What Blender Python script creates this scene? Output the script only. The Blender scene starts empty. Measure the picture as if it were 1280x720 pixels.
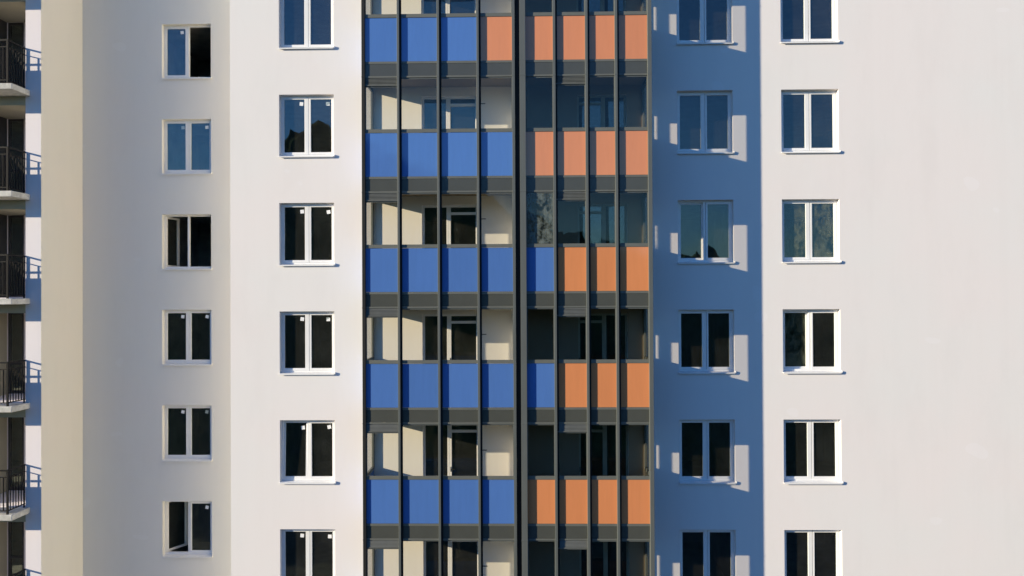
import bpy, bmesh, math, random
from mathutils import Vector, Matrix, noise
R = math.radians
random.seed(7)
C = bpy.context.scene.collection
scn = bpy.context.scene

# ------------------------------------------------------------------ camera
CZ = 30.0                                   # drone height above the ground
PITCH, YAW, ROLL = R(0.40), R(1.12), R(-0.275)
fw = Vector((-math.sin(YAW)*math.cos(PITCH), math.cos(YAW)*math.cos(PITCH), math.sin(PITCH)))
rt0 = Vector((math.cos(YAW), math.sin(YAW), 0)); up0 = rt0.cross(fw)
rt = rt0*math.cos(ROLL) + up0*math.sin(ROLL); up = -rt0*math.sin(ROLL) + up0*math.cos(ROLL)
cam_d = bpy.data.cameras.new('camera'); cam = bpy.data.objects.new('camera', cam_d); C.objects.link(cam)
cam.matrix_world = Matrix(((rt.x, up.x, -fw.x, 0), (rt.y, up.y, -fw.y, 0), (rt.z, up.z, -fw.z, CZ), (0, 0, 0, 1)))
cam_d.sensor_width = 36; cam_d.lens = 36*914/1280; cam_d.clip_end = 5000; cam_d.clip_start = 0.05
scn.camera = cam

# ------------------------------------------------------------------ light
SUNV = Vector((2.6, 1.0, -0.67)).normalized()          # the way the sunlight travels
EL = math.asin(-SUNV.z); AZ = math.atan2(-SUNV.x, -SUNV.y)
w = bpy.data.worlds.new('World'); scn.world = w; w.use_nodes = True
nt = w.node_tree; sky = nt.nodes.new('ShaderNodeTexSky'); sky.sky_type = 'NISHITA'; sky.sun_disc = False
sky.sun_elevation = EL; sky.sun_rotation = AZ; sky.ozone_density = 2.5; sky.dust_density = 0.1; sky.air_density = 1.1
bg = nt.nodes['Background']; bg.inputs[1].default_value = 0.08
tint = nt.nodes.new('ShaderNodeMix'); tint.data_type = 'RGBA'; tint.blend_type = 'MULTIPLY'; tint.inputs[0].default_value = 1.0
tint.inputs[7].default_value = (.50, .90, 1.50, 1); nt.links.new(sky.outputs[0], tint.inputs[6]); nt.links.new(tint.outputs[2], bg.inputs[0])
sd = bpy.data.lights.new('sun', 'SUN'); sd.energy = 4.6; sd.angle = R(0.5); sd.color = (1.0, 0.865, 0.63)
so = bpy.data.objects.new('sun', sd); C.objects.link(so); so.rotation_euler = SUNV.to_track_quat('-Z', 'Y').to_euler()
vs = scn.view_settings; vs.view_transform = 'Standard'; vs.look = 'None'; vs.exposure = 0.75; vs.gamma = 1.0; vs.use_curve_mapping = False

# ------------------------------------------------------------------ materials
def mat(name): 
    m = bpy.data.materials.new(name); m.use_nodes = True
    return m, m.node_tree, m.node_tree.nodes['Principled BSDF']
def noise_tex(t, scale, detail=4, rough=.55, stretch=(1, 1, 1)):
    tc = t.nodes.new('ShaderNodeNewGeometry'); mp = t.nodes.new('ShaderNodeMapping'); mp.inputs['Scale'].default_value = stretch
    n = t.nodes.new('ShaderNodeTexNoise'); n.inputs['Scale'].default_value = scale; n.inputs['Detail'].default_value = detail; n.inputs['Roughness'].default_value = rough
    t.links.new(tc.outputs['Position'], mp.inputs['Vector']); t.links.new(mp.outputs[0], n.inputs['Vector'])
    return n
def ramp(t, src, stops):
    r = t.nodes.new('ShaderNodeValToRGB'); e = r.color_ramp.elements
    e[0].position, e[0].color = stops[0][0], (*stops[0][1], 1); e[1].position, e[1].color = stops[-1][0], (*stops[-1][1], 1)
    for p, c in stops[1:-1]:
        k = e.new(p); k.color = (*c, 1)
    t.links.new(src, r.inputs[0]); return r
def mixc(t, mode, fac, a, b):
    m = t.nodes.new('ShaderNodeMix'); m.data_type = 'RGBA'; m.blend_type = mode
    if hasattr(fac, 'links'): t.links.new(fac, m.inputs[0])
    else: m.inputs[0].default_value = fac
    for i, s in ((6, a), (7, b)):
        if hasattr(s, 'links'): t.links.new(s, m.inputs[i])
        else: m.inputs[i].default_value = (*s, 1)
    return m.outputs[2]
def bump(t, b, src, strength, dist):
    n = t.nodes.new('ShaderNodeBump'); n.inputs['Strength'].default_value = strength; n.inputs['Distance'].default_value = dist
    t.links.new(src, n.inputs['Height']); t.links.new(n.outputs[0], b.inputs['Normal'])
def plaster(name, col, pink=0.02, stain=0.5):
    m, t, b = mat(name)
    big = noise_tex(t, 0.35, 3)
    r1 = ramp(t, big.outputs[0], [(.35, tuple(c*(1-pink*.3) if i else c*(1+pink) for i, c in enumerate(col))), (.65, col)])
    med = noise_tex(t, 1.3, 6, .65, (1, 1, .35))
    r2 = ramp(t, med.outputs[0], [(.3, (.955, .955, .955)), (.5, (1, 1, 1)), (.72, (1.0, 1.0, 1.0))])
    c = mixc(t, 'MULTIPLY', stain, r1.outputs[0], r2.outputs[0])
    patch = noise_tex(t, 0.9, 1, .4, (1.0, 1, 1.3))                  # filled and repainted spots
    r3 = ramp(t, patch.outputs[0], [(.735, (1, 1, 1)), (.742, (1.02, 1.025, 1.035))])
    c = mixc(t, 'MULTIPLY', 1.0, c, r3.outputs[0])
    rain = noise_tex(t, 1.6, 5, .6, (2.4, 1, .07)); r4 = ramp(t, rain.outputs[0], [(.36, (.965, .962, .958)), (.52, (1, 1, 1))])
    c = mixc(t, 'MULTIPLY', .22, c, r4.outputs[0])
    t.links.new(c, b.inputs['Base Color']); b.inputs['Roughness'].default_value = .9; b.inputs['Specular IOR Level'].default_value = .15
    f1 = noise_tex(t, 9, 8, .7); bump(t, b, f1.outputs[0], .22, .006)
    return m
def plain(name, col, rough=.5, metal=0, var=.08, scale=6, spec=.5, stretch=(1, 1, 1), bmp=0):
    m, t, b = mat(name)
    n = noise_tex(t, scale, 5, .6, stretch)
    r = ramp(t, n.outputs[0], [(.3, tuple(c*(1-var) for c in col)), (.7, tuple(min(1, c*(1+var)) for c in col))])
    t.links.new(r.outputs[0], b.inputs['Base Color']); b.inputs['Roughness'].default_value = rough
    b.inputs['Metallic'].default_value = metal; b.inputs['Specular IOR Level'].default_value = spec
    if bmp: bump(t, b, n.outputs[0], bmp, .005)
    return m
def glass(name, tint, refl, minrefl, haze=0, mottle=0, mottlecol=(.3, .33, .3), wob=.02, wscale=1.5):
    m, t, b = mat(name); t.nodes.remove(b); out = t.nodes['Material Output']
    tr = t.nodes.new('ShaderNodeBsdfTransparent'); tr.inputs[0].default_value = (*tint, 1)
    gl = t.nodes.new('ShaderNodeBsdfGlossy'); gl.inputs['Roughness'].default_value = .0; gl.inputs['Color'].default_value = (*refl, 1)
    lw = t.nodes.new('ShaderNodeFresnel'); 
    ge = t.nodes.new('ShaderNodeNewGeometry'); io = t.nodes.new('ShaderNodeMapRange')      # glass to air on the way out
    io.inputs['To Min'].default_value = 1.5; io.inputs['To Max'].default_value = 1/1.5
    t.links.new(ge.outputs['Backfacing'], io.inputs[0]); t.links.new(io.outputs[0], lw.inputs[0])
    mr = t.nodes.new('ShaderNodeMapRange'); mr.inputs['From Min'].default_value = 0.04; mr.inputs['From Max'].default_value = 1
    mr.inputs['To Min'].default_value = minrefl; mr.inputs['To Max'].default_value = 1
    t.links.new(lw.outputs[0], mr.inputs[0])
    n = noise_tex(t, wscale, 1, .3); bp = t.nodes.new('ShaderNodeBump'); bp.inputs['Strength'].default_value = wob; bp.inputs['Distance'].default_value = .3
    t.links.new(n.outputs[0], bp.inputs['Height']); t.links.new(bp.outputs[0], gl.inputs['Normal'])
    mx = t.nodes.new('ShaderNodeMixShader'); t.links.new(mr.outputs[0], mx.inputs[0]); t.links.new(tr.outputs[0], mx.inputs[1]); t.links.new(gl.outputs[0], mx.inputs[2])
    last = mx
    if haze:                                      # pale uneven haze painted over the pane to lift its black
        dh = t.nodes.new('ShaderNodeBsdfDiffuse'); dh.inputs[0].default_value = (.62, .62, .58, 1)
        hn = noise_tex(t, 1.1, 6, .7); hr = ramp(t, hn.outputs[0], [(.3, (haze*.35,)*3), (.75, (haze*1.7,)*3)])
        mh = t.nodes.new('ShaderNodeMixShader'); t.links.new(hr.outputs[0], mh.inputs[0]); t.links.new(mx.outputs[0], mh.inputs[1]); t.links.new(dh.outputs[0], mh.inputs[2]); last = mx = mh
    if mottle:  # blotches: real dirt on balcony glass, painted reflections on window glass
        df = t.nodes.new('ShaderNodeBsdfDiffuse'); df.inputs[0].default_value = (*mottlecol, 1)
        dn = noise_tex(t, 5.5, 10, .8, (1, 1, .7)); dr = ramp(t, dn.outputs[0], [(.42, (0, 0, 0)), (.60, (mottle, mottle, mottle))])
        mx2 = t.nodes.new('ShaderNodeMixShader'); t.links.new(dr.outputs[0], mx2.inputs[0]); t.links.new(mx.outputs[0], mx2.inputs[1]); t.links.new(df.outputs[0], mx2.inputs[2]); last = mx2
    t.links.new(last.outputs[0], out.inputs[0]); return m
def panel_mat(name, col):
    m, t, b = mat(name)
    oi = t.nodes.new('ShaderNodeObjectInfo')
    r = ramp(t, oi.outputs['Random'], [(0, tuple(c*.96 for c in col)), (1, tuple(c*1.04 for c in col))])
    n = noise_tex(t, 2.0, 5, .7, (5, 1, .5)); r2 = ramp(t, n.outputs[0], [(.3, (.97, .97, .97)), (.65, (1.03, 1.03, 1.03))])
    t.links.new(mixc(t, 'MULTIPLY', 1, r.outputs[0], r2.outputs[0]), b.inputs['Base Color'])
    b.inputs['Roughness'].default_value = .06; b.inputs['Specular IOR Level'].default_value = .8
    w_ = noise_tex(t, 1.2, 1); bump(t, b, w_.outputs[0], .015, .3)
    return m

M = dict(
 wall=plaster('white_plaster', (.81, .795, .79), pink=.025),
 returnwall=plaster('bounce_white_plaster', (.88, .845, .755)), recesswall=plaster('recess_plaster', (.795, .79, .755)),  # return wall made paler and warmer to strengthen its bounce
 wingwall=plaster('white_wing_plaster', (.80, .765, .79)),
 creamwall=plaster('cream_plaster', (.82, .78, .68)),
 pvc=plain('white_window_plastic', (.84, .84, .84), .35, var=.015),
 sill=plain('white_sill_metal', (.80, .80, .80), .4, var=.03, scale=14),
 room=plain('bare_concrete_room', (.34, .34, .32), .9, var=.25, scale=2),
 glass=glass('coated_window_glass', (.7, .74, .72), (.85, .90, .88), .105, haze=.017, wob=.015),
 glass_mottled=glass('painted_reflection_glass', (.7, .74, .72), (.85, .93, .95), .09, mottle=.22, mottlecol=(.34, .36, .25)),  # mottled reflection painted into the pane's colour
 bglass=glass('clear_balcony_glass', (.975, .966, .942), (.86, .88, .80), .035, wob=.012),
 bglass_dirt=glass('dusty_balcony_glass', (.965, .96, .93), (.86, .88, .80), .035, mottle=.55, mottlecol=(.22, .26, .25)),
 metal=plain('grey_painted_aluminium', (.108, .120, .117), .42, var=.06, spec=.5, stretch=(1, 1, .2)),
 rail=plain('grey_rail_aluminium', (.125, .133, .122), .5, var=.08, stretch=(.4, 1, 1)),
 black=plain('flat_black', (.012, .013, .014), .6, var=.1, spec=.3),
 pelmet=plain('dark_grey_enamelled_glass', (.072, .077, .070), .25, var=.05, scale=3, spec=.5),
 blue=panel_mat('blue_enamelled_glass', (.080, .185, .49)),
 orange=panel_mat('orange_enamelled_glass', (.67, .255, .108)),
 louver=plain('grey_louver_metal', (.118, .126, .12), .55, var=.1),
 shadewall=plaster('shade_dark_plaster', (.25, .21, .15)),  # shade of the right bay and ceilings put into a dark plaster
 olive=plaster('bounce_shade_plaster', (.42, .40, .30)),  # beige plaster with its bounce shade put into the colour
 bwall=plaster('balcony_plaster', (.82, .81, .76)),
 concrete=plain('pale_cast_concrete', (.55, .54, .50), .85, var=.22, scale=7, spec=.2, bmp=.3),
 iron=plain('black_railing_iron', (.008, .008, .009), .6, var=.2, spec=.15),
 doorframe=plain('dark_grey_door_frame', (.05, .05, .052), .4, var=.1),
 shade_frame=plain('shade_grey_frame', (.26, .27, .21), .6, var=.1),  # right bay frames with their shade put into the colour
 sticker=plain('white_paper_sticker', (.85, .87, .9), .6, var=.02),
 handle=plain('dark_handle_metal', (.03, .03, .03), .4),
)
def wooded():
    m, t, b = mat('dark_wood_foliage'); n = noise_tex(t, .25, 8, .75)
    r = ramp(t, n.outputs[0], [(.35, (.02, .032, .014)), (.6, (.05, .08, .035)), (.75, (.08, .11, .045))])
    t.links.new(r.outputs[0], b.inputs['Base Color']); b.inputs['Roughness'].default_value = 1; b.inputs['Specular IOR Level'].default_value = .1; return m
def grassy():
    m, t, b = mat('trodden_ground'); n = noise_tex(t, .08, 8, .7)
    r = ramp(t, n.outputs[0], [(.35, (.03, .045, .02)), (.55, (.07, .07, .05)), (.7, (.12, .11, .09))])
    t.links.new(r.outputs[0], b.inputs['Base Color']); b.inputs['Roughness'].default_value = 1; return m

# ------------------------------------------------------------------ helpers
class MB:
    def __init__(s): s.bm = bmesh.new()
    def box(s, x0, x1, y0, y1, z0, z1):
        v = [s.bm.verts.new(p) for p in ((x0,y0,z0),(x1,y0,z0),(x1,y1,z0),(x0,y1,z0),(x0,y0,z1),(x1,y0,z1),(x1,y1,z1),(x0,y1,z1))]
        for f in ((0,3,2,1),(4,5,6,7),(0,1,5,4),(1,2,6,5),(2,3,7,6),(3,0,4,7)): s.bm.faces.new([v[i] for i in f])
        return v
    def quad(s, pts): s.bm.faces.new([s.bm.verts.new(p) for p in pts])
    def build(s, name, m, parent=None, loc=(0, 0, 0), bevel=0, label=None):
        me = bpy.data.meshes.new(name); s.bm.to_mesh(me); s.bm.free(); me.materials.append(M[m] if isinstance(m, str) else m)
        o = bpy.data.objects.new(name, me); C.objects.link(o); o.location = loc
        if parent: o.parent = parent
        if bevel:
            b = o.modifiers.new('bevel', 'BEVEL'); b.width = bevel; b.segments = 2; b.limit_method = 'ANGLE'
        if label: o['label'] = label
        return o
def empty(name, loc, label, cat):
    o = bpy.data.objects.new(name, None); C.objects.link(o); o.location = loc; o['label'] = label; o['category'] = cat; return o

def pierced_wall(name, m, parent, x0, x1, z0, z1, yf, thick, holes, label=None, step=3.0):
    """a wall slab facing the street (-Y) pierced by rectangular openings, reveals included"""
    xs = sorted({x0, x1} | {h[i] for h in holes for i in (0, 1)}); zs = sorted({z0, z1} | {h[i] for h in holes for i in (2, 3)})
    mb = MB(); bm = mb.bm; cache = {}
    def V(x, y, z):
        k = (round(x, 4), round(y, 4), round(z, 4))
        if k not in cache: cache[k] = bm.verts.new((x, y, z))
        return cache[k]
    solid = lambda i, j: not any(h[0] < (xs[i]+xs[i+1])/2 < h[1] and h[2] < (zs[j]+zs[j+1])/2 < h[3] for h in holes)
    yb = yf+thick
    nx, nz = len(xs)-1, len(zs)-1
    S = [[solid(i, j) for j in range(nz)] for i in range(nx)]
    for i in range(nx):
        for j in range(nz):
            if not S[i][j]: continue
            a, b_, c, d = xs[i], xs[i+1], zs[j], zs[j+1]
            bm.faces.new([V(a,yf,c), V(b_,yf,c), V(b_,yf,d), V(a,yf,d)])
            bm.faces.new([V(a,yb,d), V(b_,yb,d), V(b_,yb,c), V(a,yb,c)])
            if i == 0 or not S[i-1][j]: bm.faces.new([V(a,yf,c), V(a,yf,d), V(a,yb,d), V(a,yb,c)])
            if i == nx-1 or not S[i+1][j]: bm.faces.new([V(b_,yf,d), V(b_,yf,c), V(b_,yb,c), V(b_,yb,d)])
            if j == 0 or not S[i][j-1]: bm.faces.new([V(b_,yf,c), V(a,yf,c), V(a,yb,c), V(b_,yb,c)])
            if j == nz-1 or not S[i][j+1]: bm.faces.new([V(a,yf,d), V(b_,yf,d), V(b_,yb,d), V(a,yb,d)])
    bmesh.ops.recalc_face_normals(bm, faces=bm.faces)
    return mb.build(name, m, parent, label=label)

# ------------------------------------------------------------------ the setting
mb = MB(); mb.quad([(-2500, -2500, 0), (2500, -2500, 0), (2500, 2500, 0), (-2500, 2500, 0)])
g = mb.build('ground', grassy()); g['kind'] = 'structure'
def hill():
    prof = [(-150, 26), (-95, 33), (-62, 43), (-50, 46), (-42, 53), (-36, 55), (-30, 58), (-24, 54), (-14, 49), (-4, 44), (6, 39), (18, 36), (40, 35), (80, 30), (130, 25)]
    def H(x):
        return 30+(H0(x/1.2)-30)*1.09
    def H0(x):
        for (a, ha), (b, hb) in zip(prof, prof[1:]):
            if a <= x <= b: return ha+(hb-ha)*(x-a)/(b-a)
        return prof[0][1] if x < prof[0][0] else prof[-1][1]
    bm = bmesh.new(); rows = []
    nx, ny = 260, 34
    for j in range(ny+1):
        t = j/ny; y = -62-t*75; row = []
        for i in range(nx+1):
            x = -150+280*i/nx
            top = H(x); rise = min(1, (t/.42))**.6 if t < .42 else 1-.25*((t-.42)/.58)**2
            z = top*rise
            z += rise*(2.0*noise.noise(Vector((x*.16, y*.16, 3)))+2.2*noise.noise(Vector((x*.45, y*.45, 9)))+1.5*noise.noise(Vector((x*1.3, y*1.3, 1))))
            row.append(bm.verts.new((x, y, max(-.5, z if 0 < i < nx and j > 0 else -.5))))
        rows.append(row)
    for j in range(ny):
        for i in range(nx): bm.faces.new([rows[j][i], rows[j+1][i], rows[j+1][i+1], rows[j][i+1]])
    bmesh.ops.recalc_face_normals(bm, faces=bm.faces)
    me = bpy.data.meshes.new('wooded_hill'); bm.to_mesh(me); bm.free(); me.materials.append(wooded())
    o = bpy.data.objects.new('wooded_hill', me); C.objects.link(o); o['kind'] = 'structure'
hill()

# ------------------------------------------------------------------ the building
P = 2.84                                        # storey height
Y0, YB, YW, YR = 19.0, 17.84, 19.684, 21.546    # main wall, glazing front, left wing, recess
XL, XM, XR = -13.235, -7.745, 24.0              # wing side wall, main wall's left end, far right
ZB, ZTOP = 0.0, 48.0
ROWS = range(-1, 7)
bld = empty('apartment_building', (0, Y0, 0), 'white plastered apartment tower with a stack of blue and orange panelled glazed balconies', 'apartment building')
B = MB  # parts are built in world coordinates and shifted into the building's frame
def part(mb, name, m, parent=bld, label=None, bevel=0):
    o = mb.build(name, m, parent, bevel=bevel, label=label)
    if parent is bld: o.location = (0, -Y0, 0)
    return o

zt = lambda k: CZ + 8.068 - P*k                 # window head of storey k
zb = lambda k: CZ + 6.434 - P*k
pb = lambda k: CZ + 5.719 - P*k                 # bottom of the coloured panel of storey k
colA, colC, colD, colW = (-6.454, -5.013), (3.928, 5.366), (6.610, 8.080), (-10.83, -9.36)

# glazed balconies' mullions (centre-left edge, right edge) on the front plane
MUL = [(-3.148, -3.093), (-2.165, -2.110), (-1.192, -1.137), (-0.323, -0.256), (0.677, 0.738), (1.465, 1.528), (2.187, 2.250)]
LBAY = [(-3.95, -3.148), (-3.093, -2.165), (-2.110, -1.192), (-1.137, -0.323)]
RBAY = [(0.006, 0.677), (0.738, 1.465), (1.528, 2.187), (2.250, 2.985)]

# openings towards the glazed balconies, per storey: window + door
def balcony_holes(k):
    f = pb(k)                                   # floor level
    return [(-2.709, -2.02, f+.82, f+2.262), (-2.02, -1.255, f+.03, f+2.262), (1.34, 2.02, f+.03, f+2.262), (2.02, 2.62, f+.82, f+2.262)]
holes = []
for k in ROWS:
    for c in (colA, colC, colD): holes.append((c[0], c[1], zb(k), zt(k)))
    holes += balcony_holes(k)
# merge door and window neighbours into one stepped opening: they already share an edge
w1 = pierced_wall('facade_wall', 'wall', bld, XM, XR, ZB, ZTOP, Y0, .32, holes); w1.location = (0, -Y0, 0)
w2 = pierced_wall('recessed_wall', 'recesswall', bld, XL-.02, XM+.35, ZB, ZTOP, YR, .32, [(colW[0], colW[1], zb(k), zt(k)) for k in ROWS]); w2.location = (0, -Y0, 0)
mb = B(); mb.box(XM, XM+.32, Y0+.32, YR-.002, ZB, ZTOP); part(mb, 'return_wall', 'returnwall')
mb = B(); mb.box(XL-.30, XL-.001, YW+1.503, YR-.002, ZB, ZTOP); part(mb, 'wing_side_wall', 'creamwall')
# left wing front with openings to its open balconies
wz = lambda k: CZ + 5.60 - P*k                  # top of open balcony slab
LX = -15.26                                     # left cheek of the recessed loggias
w3 = pierced_wall('wing_wall', 'wingwall', bld, -19.5, XL, ZB, ZTOP, YW, 1.5, [(LX, -13.657, wz(k)+.02, wz(k)+2.49) for k in ROWS]); w3.location = (0, -Y0, 0)
mb = B(); mb.box(XL, XL+.012, YW+.001, YR-.002, ZB, ZTOP); part(mb, 'wing_side_cladding', 'creamwall')
w4 = pierced_wall('loggia_back_wall', 'wingwall', bld, LX-.3, -13.5, ZB, ZTOP, YW+1.502, .2, [(LX+.02, -14.75, wz(k)+.04, wz(k)+2.47) for k in ROWS]); w4.location = (0, -Y0, 0)
# inside: floors, cross walls and a spine wall keep the rooms dark
mb = B()
for k in range(-6, 14):
    z = CZ + 5.55 - P*k
    if z-.2 < .2 or z > ZTOP-.3: continue
    mb.box(XM+.325, XR-.1, Y0+.325, 25.4, z-.2, z); mb.box(XL-.2, XM+.32, YR+.325, 25.4, z-.2, z); mb.box(-19.4, XL-.31, YW+1.71, 25.4, z-.2, z)
for x in (-7.3, -4.4, -.2, 3.2, 6.0, 10.2, 17.0): mb.box(x, x+.12, Y0+.33, 25.39, ZB, ZTOP-.2)
for x in (-19.4, -13.2, -11.6, -8.4): mb.box(x, x+.12, (YR+.2 if x < -13.5 else YR)+.33, 25.39, ZB, ZTOP-.2)
mb.box(-19.5, XR, 25.4, 25.6, ZB, ZTOP)
part(mb, 'inner_walls', 'room')
mb = B(); mb.box(-19.6, XM, YR, 25.7, ZTOP, ZTOP+.3); mb.box(XM, XR+.1, Y0-.05, 25.7, ZTOP, ZTOP+.3); mb.box(-19.6, XL, YW-.05, YR, ZTOP, ZTOP+.3); part(mb, 'roof', 'concrete')

# ------------------------------------------------------------------ windows
def sash_mesh(w_, h, sl, sr, st, sb, d=.05):
    mb = B(); mb.box(0, sl, 0, d, 0, h); mb.box(w_-sr, w_, 0, d, 0, h); mb.box(sl, w_-sr, 0, d, 0, sb); mb.box(sl, w_-sr, 0, d, h-st, h)
    return mb
def window(c, z0, z1, y, depth=.13, name='window', left='shut', right='shut', sill=True, sticker=(True, True), glassm=('glass', 'glass'), label=None, tilt=(0, 0), post=True):
    x0, x1 = c; W = x1-x0; yf = y+depth; fr = .045
    zs = z0+.03 if sill else z0
    mb = B()                                     # fixed frame with its post
    mb.box(x0, x0+fr, yf, yf+.07, zs, z1); mb.box(x1-fr, x1, yf, yf+.07, zs, z1)
    mb.box(x0+fr, x1-fr, yf, yf+.07, z1-.05, z1); mb.box(x0+fr, x1-fr, yf, yf+.07, zs, zs+.055)
    xm = (x0+x1)/2
    if post: mb.box(xm-.03, xm+.03, yf+.004, yf+.066, zs+.055, z1-.05)
    win = part(mb, name, 'pvc', bld, label, bevel=.004)
    h = z1-.04-(zs+.045)
    def leaf(xa, xb, sl, sr, gm, state, hinge, stick, tl):
        w_ = xb-xa; mb = sash_mesh(w_, h, sl, sr, .06, .065)
        s = mb.build('sash', 'pvc', win, bevel=.004)
        hx = xa if hinge == 'l' else xb
        gp = B(); gp.box(sl-.004, w_-sr+.004, .022, .028, .061, h-.056)
        p = gp.build('pane', gm, win)
        objs = [s, p]
        if stick:
            q = B(); a = w_-sr-.085+random.uniform(-.02, .01); zz = h-.06-.10-random.uniform(0, .03)
            v = q.box(a-.048, a+.048, .017, .0195, zz-.048, zz+.048)
            ang = random.uniform(-.25, .25)
            for vv in v:
                dx, dz = vv.co.x-a, vv.co.z-zz
                vv.co.x = a+dx*math.cos(ang)-dz*math.sin(ang); vv.co.z = zz+dx*math.sin(ang)+dz*math.cos(ang)
            objs.append(q.build('sticker', 'sticker', win))
        hd = B()
        if sr > .07 or hinge == 'r': 
            pass
        ang = 0
        if isinstance(state, (int, float)): ang = R(state)
        base = Matrix.Translation((xa, yf-.012, zs+.045))
        if ang:
            if hinge == 'l': m = base @ Matrix.Translation((.02, .05, 0)) @ Matrix.Rotation(ang, 4, 'Z')
            else: m = base @ Matrix.Translation((w_-.02, .05, 0)) @ Matrix.Rotation(-ang, 4, 'Z') @ Matrix.Translation((-w_, 0, 0))
        elif tl: m = base @ Matrix.Translation((0, .01, 0)) @ Matrix.Rotation(R(-tl), 4, 'X')
        else: m = base
        for o in objs: o.matrix_local = m
        if not ang:                               # double glazing is never quite flat: a hair of tilt per pane
            p.rotation_euler = (m.to_euler().x+R(random.uniform(-.35, .35)), 0, R(random.uniform(-.25, .25)))
        hb = B()
    if left != 'open': leaf(x0+.035, xm+.022, .06, .105, glassm[0], 0 if left == 'shut' else left, 'l', sticker[0], tilt[0])
    if right != 'open': leaf(xm+.036, x1-.035, .045, .06, glassm[1], 0 if right == 'shut' else right, 'r', sticker[1], tilt[1])
    if sill:
        sb = B(); v = sb.box(x0-.004, x1+.022, y-.045, yf+.01, z0-.004, z0+.028)
        for vv in v:
            if vv.co.y < y and vv.co.z > z0+.01: vv.co.z -= .016
        sb.box(x1+.022, x1+.027, y-.045, y-.002, z0-.006, z0+.045); sb.box(x0+.001, x1-.001, y-.049, y-.0455, z0-.022, z0+.010)
        sb.build('sill', 'sill', win)
    hn = B(); hn.box(xm-.012, xm+.012, yf-.022, yf-.0125, (z0+z1)/2-.1, (z0+z1)/2-.02)
    return win

for k in ROWS:
    a = dict(sticker=(k >= 1, k >= 1), tilt=((2.5, 0) if k == 4 else (0, 0)))
    if k == 0: a['sticker'] = (False, False)
    if k == 4: a['label'] = 'window with its left half tilted inwards'
    window(colA, zb(k), zt(k), Y0, **a)
    window(colC, zb(k), zt(k), Y0, sticker=(False, False), left=(0 if k != 2 else 3))
    window(colD, zb(k), zt(k), Y0, sticker=(False, False), glassm={2: ('glass_mottled', 'glass_mottled'), 3: ('glass_mottled', 'glass')}.get(k, ('glass', 'glass')), left=(4 if k == 3 else 'shut'))
    b = {}
    if k == 0: b = dict(right='open', sticker=(True, False), label='window standing open in its right half')
    if k == 2: b = dict(left=86, right='open', sticker=(False, False), label='window with both halves open')
    if k == 5: b = dict(left=62, sticker=(False, True), label='window with its left sash swung inwards')
    window(colW, zb(k), zt(k), YR, **b)

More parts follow.
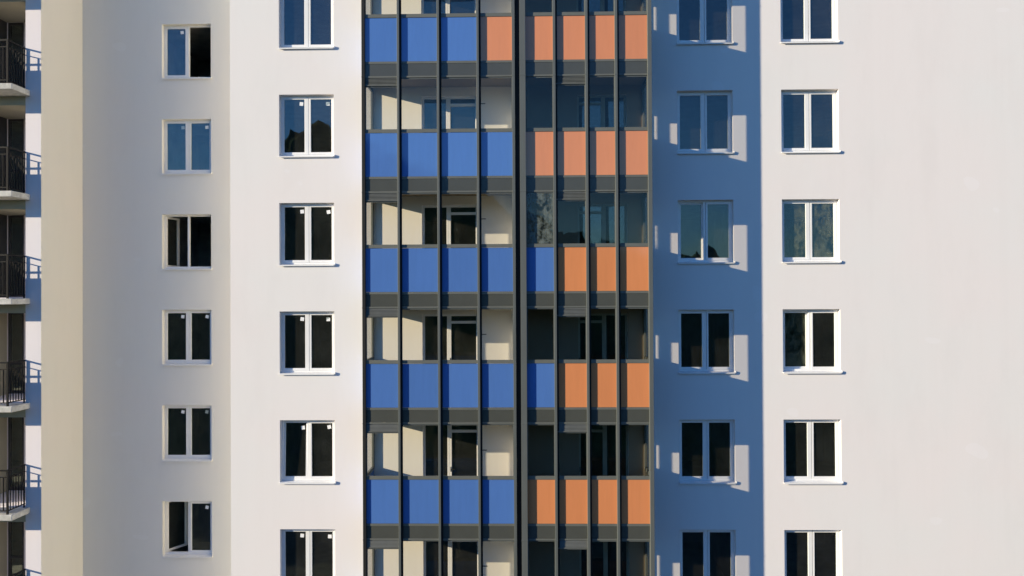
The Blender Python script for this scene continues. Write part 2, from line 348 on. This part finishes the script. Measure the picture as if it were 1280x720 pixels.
# ------------------------------------------------------------------ glazed balconies
YP, YG = YB+.080, YB+.094                        # face of coloured panels, face of glass
PH = 1.082
blue_rows = {-1: 'BBBB', 0: 'BBBO', 1: 'BBBB', 2: 'BBBB', 3: 'BBBB', 4: 'BBBB', 5: 'BBBB', 6: 'BBBB'}
right_rows = {-1: 'OOOO', 0: 'OOOO', 1: 'OOOO', 2: 'BOOO', 3: 'BOOO', 4: 'OOOO', 5: 'OOOO', 6: 'OOOO'}
XBL, XBR = -4.029, 3.083                         # outer faces of the balcony stack
ZLO, ZHI = 16.0, CZ+5.719+P+3.0
def bay(k, cells, cols, xa, xb, side, lv):
    f = pb(k); top = f+P                          # floor of this storey and of the one above
    mb = B(); mb.box(xa, xb, YB+.13, Y0-.016, f-.33, f-.03)     # floor slab
    g = part(mb, 'glazed_balcony', 'bwall' if side == 'l' else 'shadewall')
    q = B(); q.box(xa+.01, xb-.01, YB+.135, Y0-.02, f-.345, f-.3305); q.build('ceiling_shade_sheet', 'shadewall', g)  # dark sheet painting in the ceiling's shade
    for i, ((a, b_), c) in enumerate(zip(cells, cols)):
        ov = .02                                  # panels run in behind the mullions
        q = B(); q.box(a-ov, b_+ov, YP, YP+.010, f+.004, f+PH-.004)
        q.build('blue_panel' if c == 'B' else 'orange_panel', 'blue' if c == 'B' else 'orange', g)
        q = B(); q.box(a-ov, b_+ov, YP-.014, YP+.012, f+PH, f+PH+.086); q.build('top_rail', 'rail', g)
        q = B(); q.box(a-ov, b_+ov, YP-.008, YP+.012, f-.054, f); q.build('bottom_rail', 'rail', g)
        q = B(); q.box(a-ov, b_+ov, YP-.012, YP+.012, f-.40, f-.36); q.build('drip_rail', 'rail', g)
        q = B(); q.box(a-ov, b_+ov, YP, YP+.010, f-.356, f-.058); q.build('fascia_panel', 'pelmet', g)
        glo, ghi = f+PH+.09, top-.404
        if i == lv: ghi = top-.60
        q = B(); q.box(a-ov, b_+ov, YG, YG+.006, glo, ghi)
        gm = 'bglass_dirt' if (side == 'r' and (k, i) in ((2, 0),)) else 'bglass'
        o = q.build('glass_pane', gm, g)
        q = B(); q.box(a-ov+.001, a+.022, YG-.004, YG+.012, glo, ghi-.03); q.box(b_-.016, b_+ov-.001, YG-.004, YG+.012, glo, ghi-.03)
        q.box(a-ov, b_+ov, YG-.004, YG+.012, ghi-.029, ghi+.002)
        q.build('pane_frame', 'metal', g)
        if i == lv:                               # ventilation grille under the fascia
            q = B(); z0 = top-.60; z1 = top-.402
            q.box(a-ov, b_+ov, YP+.011, YP+.02, z0, z1)
            n = 5; st = (z1-z0-.034)/n
            for j in range(n):
                zz = z0+.030+j*st
                v = q.box(a-ov, b_+ov, YP-.014, YP+.0105, zz, zz+st*.62)
                for vv in v:
                    if vv.co.y < YP and vv.co.z > zz+.01: vv.co.y += .010
            q.box(a-ov, b_+ov, YP-.020, YP+.0108, z0, z0+.022)
            q.build('ventilation_grille', 'louver', g)
    if side == 'l' :
        q = B(); hx = LBAY[3][0]; q.box(hx+.01, hx+.15, YG+.02, YG+.035, f+1.78, f+1.80); q.box(hx+.01, hx+.03, YG+.012, YG+.034, f+1.74, f+1.84); q.build('handle', 'handle', g)
    # side glazing
    sx0, sx1 = ((XBL+.02, XBL+.045) if side == 'l' else (XBR-.045, XBR-.02))
    ya, yb_ = YB+.10, Y0-.002
    q = B(); q.box(sx0, sx1, ya, yb_, f-.40, f-.002); q.build('side_fascia', 'pelmet', g)
    q = B(); q.box(sx0, sx1, ya, yb_, f+.002, f+PH); q.build('side_panel', 'blue' if side == 'l' else 'pelmet', g)
    q = B(); q.box(sx0-.012, sx1+.012, ya, yb_, f+PH+.001, f+PH+.085); q.box(sx0-.012, sx1+.012, ya, yb_, top-.46, top-.402)
    rf = .10
    q.box(sx0-.01, sx1+.01, yb_-rf, yb_-.001, f+PH+.086, top-.461); q.box(sx0-.01, sx1+.01, ya, ya+.03, f+PH+.086, top-.461)
    q.build('side_frame', 'metal', g)
    q = B(); xm = (sx0+sx1)/2; q.box(xm-.003, xm+.003, ya+.03, yb_-rf, f+PH+.086, top-.461); q.build('glass_pane', 'bglass', g)
    return g
for k in ROWS:
    bay(k, LBAY, blue_rows[k], XBL+.05, -.20, 'l', 0)
    bay(k, RBAY, right_rows[k], -.05, XBR-.05, 'r', 1)
def post(x0, x1, y0, y1, m='metal', name='mullion'):
    mb = B(); mb.box(x0, x1, y0, y1, ZLO, ZHI)
    for k in ROWS:                               # splice sleeves at each floor
        z = pb(k)-.385
        mb.box(x0-.003, x1+.003, y0-.004, y0+.03, z-.015, z+.015)
    part(mb, name, m, bevel=.003)
for a, b_ in MUL:
    post(a, b_, YB, YB+.092)
    if a > -.3 or a < -.4:
        mb = B(); mb.box(b_+.0005, b_+.046, YP-.015, YP+.0, ZLO, ZHI); part(mb, 'shade_strip', 'black')  # black strip added for the shade beside the mullion
post(XBL, -3.95, YB+.034, YB+.13, 'black', 'corner_post')
post(2.985, XBR, YB, YB+.10, 'metal', 'corner_post')
post(-.139, .006, YB-.01, YB+.12, 'metal', 'column_cover')
mb = B(); mb.box(-.2555, -.1395, YB+.085, YB+.12, ZLO, ZHI); part(mb, 'expansion_joint', 'black')
mb = B(); mb.box(-.199, -.126, YB+.125, Y0-.016, ZLO, ZHI); part(mb, 'divider_wall', 'bwall', label='sunlit, paler coloured side of the wall between the balconies')  # pale half colours in the sunlit face
mb = B(); mb.box(-.125, -.051, YB+.125, Y0-.016, ZLO, ZHI); part(mb, 'divider_wall', 'shadewall', label='shaded, darker coloured side of the wall between the balconies')  # dark half colours in the unlit face
for x0_, x1_, m_, hs in ((XBL+.05, -.2, 'bwall', [h for h in holes if -3 < h[0] and h[1] < -1.2]), (-.05, XBR-.05, 'shadewall', [h for h in holes if 1.3 < h[0] and h[1] < 2.7])):
    o = pierced_wall('balcony_back_wall', m_, bld, x0_, x1_, ZLO, ZHI, Y0-.014, .012, [h for h in hs if h[2] > ZLO and h[3] < ZHI]); o.location = (0, -Y0, 0)  # right bay's back wall carries its shade as dark plaster
# windows and doors between flats and glazed balconies
for k in ROWS:
    f = pb(k)
    def unit(xa, xb, z0, z1, name, transom, lab=None):
        y = Y0+.06; fr = .055
        mb = B(); mb.box(xa, xa+fr, y, y+.07, z0, z1); mb.box(xb-fr, xb, y, y+.07, z0, z1); mb.box(xa+fr, xb-fr, y, y+.07, z1-fr, z1); mb.box(xa+fr, xb-fr, y, y+.07, z0, z0+fr)
        if transom: mb.box(xa+fr, xb-fr, y, y+.07, z1-.25, z1-.18)
        o = part(mb, name, 'pvc' if xa < 0 else 'shade_frame', bld, bevel=.004)  # frames in the right bay coloured darker for its shade
        q = B(); q.box(xa+fr-.004, xb-fr+.004, y+.03, y+.036, z0+fr-.004, z1-fr+.004); q.build('pane', 'glass', o)
        if name == 'balcony_door':
            q = B(); q.box(xa+.02, xa+.14, y-.04, y-.025, z0+1.02, z0+1.04); q.box(xa+.02, xa+.04, y-.026, y-.0005, z0+.97, z0+1.09); q.build('handle', 'handle', o)
    unit(-2.709, -2.021, f+.82, f+2.262, 'balcony_window', False)
    unit(-2.019, -1.255, f+.03, f+2.262, 'balcony_door', True)
    unit(1.34, 2.019, f+.03, f+2.262, 'balcony_door', True)
    unit(2.021, 2.62, f+.82, f+2.262, 'balcony_window', False)

# ------------------------------------------------------------------ open balconies on the left wing
SX = -13.524
for k in ROWS:
    t = wz(k); yf = YW-.72
    mb = B(); v = mb.box(-15.9, SX, yf, YW-.001, t-.155, t)
    bl = part(mb, 'open_balcony', 'concrete', bevel=.012)
    # railing of black iron
    mb = B(); ry = yf+.05; rx = SX-.15; H = 1.17
    mb.box(-15.85, rx+.02, ry-.02, ry+.02, t+H-.04, t+H); mb.box(-15.85, rx+.012, ry-.012, ry+.012, t+H-.21, t+H-.185); mb.box(-15.85, rx+.012, ry-.012, ry+.012, t+.08, t+.105)
    mb.box(rx-.02, rx+.0195, ry+.021, YW-.001, t+H-.04, t+H); mb.box(rx-.012, rx+.012, ry+.013, YW-.001, t+H-.21, t+H-.185); mb.box(rx-.012, rx+.012, ry+.013, YW-.001, t+.08, t+.105)
    mb.box(rx-.021, rx+.021, ry-.021, ry+.021, t, t+H-.041); mb.box(rx-.015, rx+.015, YW-.05, YW-.02, t, t+H-.041)
    x = rx-.11
    while x > -15.85: mb.box(x-.006, x+.006, ry-.018, ry+.018, t+.106, t+H-.211); x -= .105
    y = ry+.105
    while y < YW-.06: mb.box(rx-.009, rx+.009, y-.009, y+.009, t+.106, t+H-.211); y += .105
    mb.box(-15.85, -15.81, ry-.02, ry+.02, t, t+H-.041)
    mb.build('railing', 'iron', bl)
    # lintel and ceiling sheet in painted bounce shade, recess behind, and its glazed door
    mb = B(); mb.box(-15.5, -13.658, YW-.006, YW-.001, t+2.44, t+P-.157); mb.build('lintel', 'olive', bl)
    mb = B(); mb.box(LX+.002, -13.659, YW-.004, YW+1.499, t+2.44, t+2.486); mb.build('ceiling_shade_sheet', 'olive', bl)
    mb = B(); mb.box(LX+.001, LX+.012, YW+.001, YW+1.499, t+.021, t+2.439); mb.build('cheek_shade_sheet', 'olive' if k >= 3 else 'doorframe', bl)  # cheek tone painted in: olive bounce light, near-black on upper floors
    y = YW+1.53; z0, z1, xa, xb = t+.04, t+2.435, LX+.021, -14.751
    mb = B(); mb.box(xa, xa+.07, y, y+.06, z0, z1); mb.box(xb-.07, xb, y, y+.06, z0, z1); mb.box(xa+.07, xb-.07, y, y+.06, z1-.07, z1); mb.box(xa+.07, xb-.07, y, y+.06, z0, z0+.09)
    if k % 2: mb.box(xa+.07, xb-.07, y, y+.06, z0+.85, z0+.91)
    mb.build('door_frame', 'doorframe', bl)
    q = B(); q.box(xa+.066, xb-.066, y+.03, y+.036, z0+.086, z1-.066); q.build('pane', 'glass', bl)
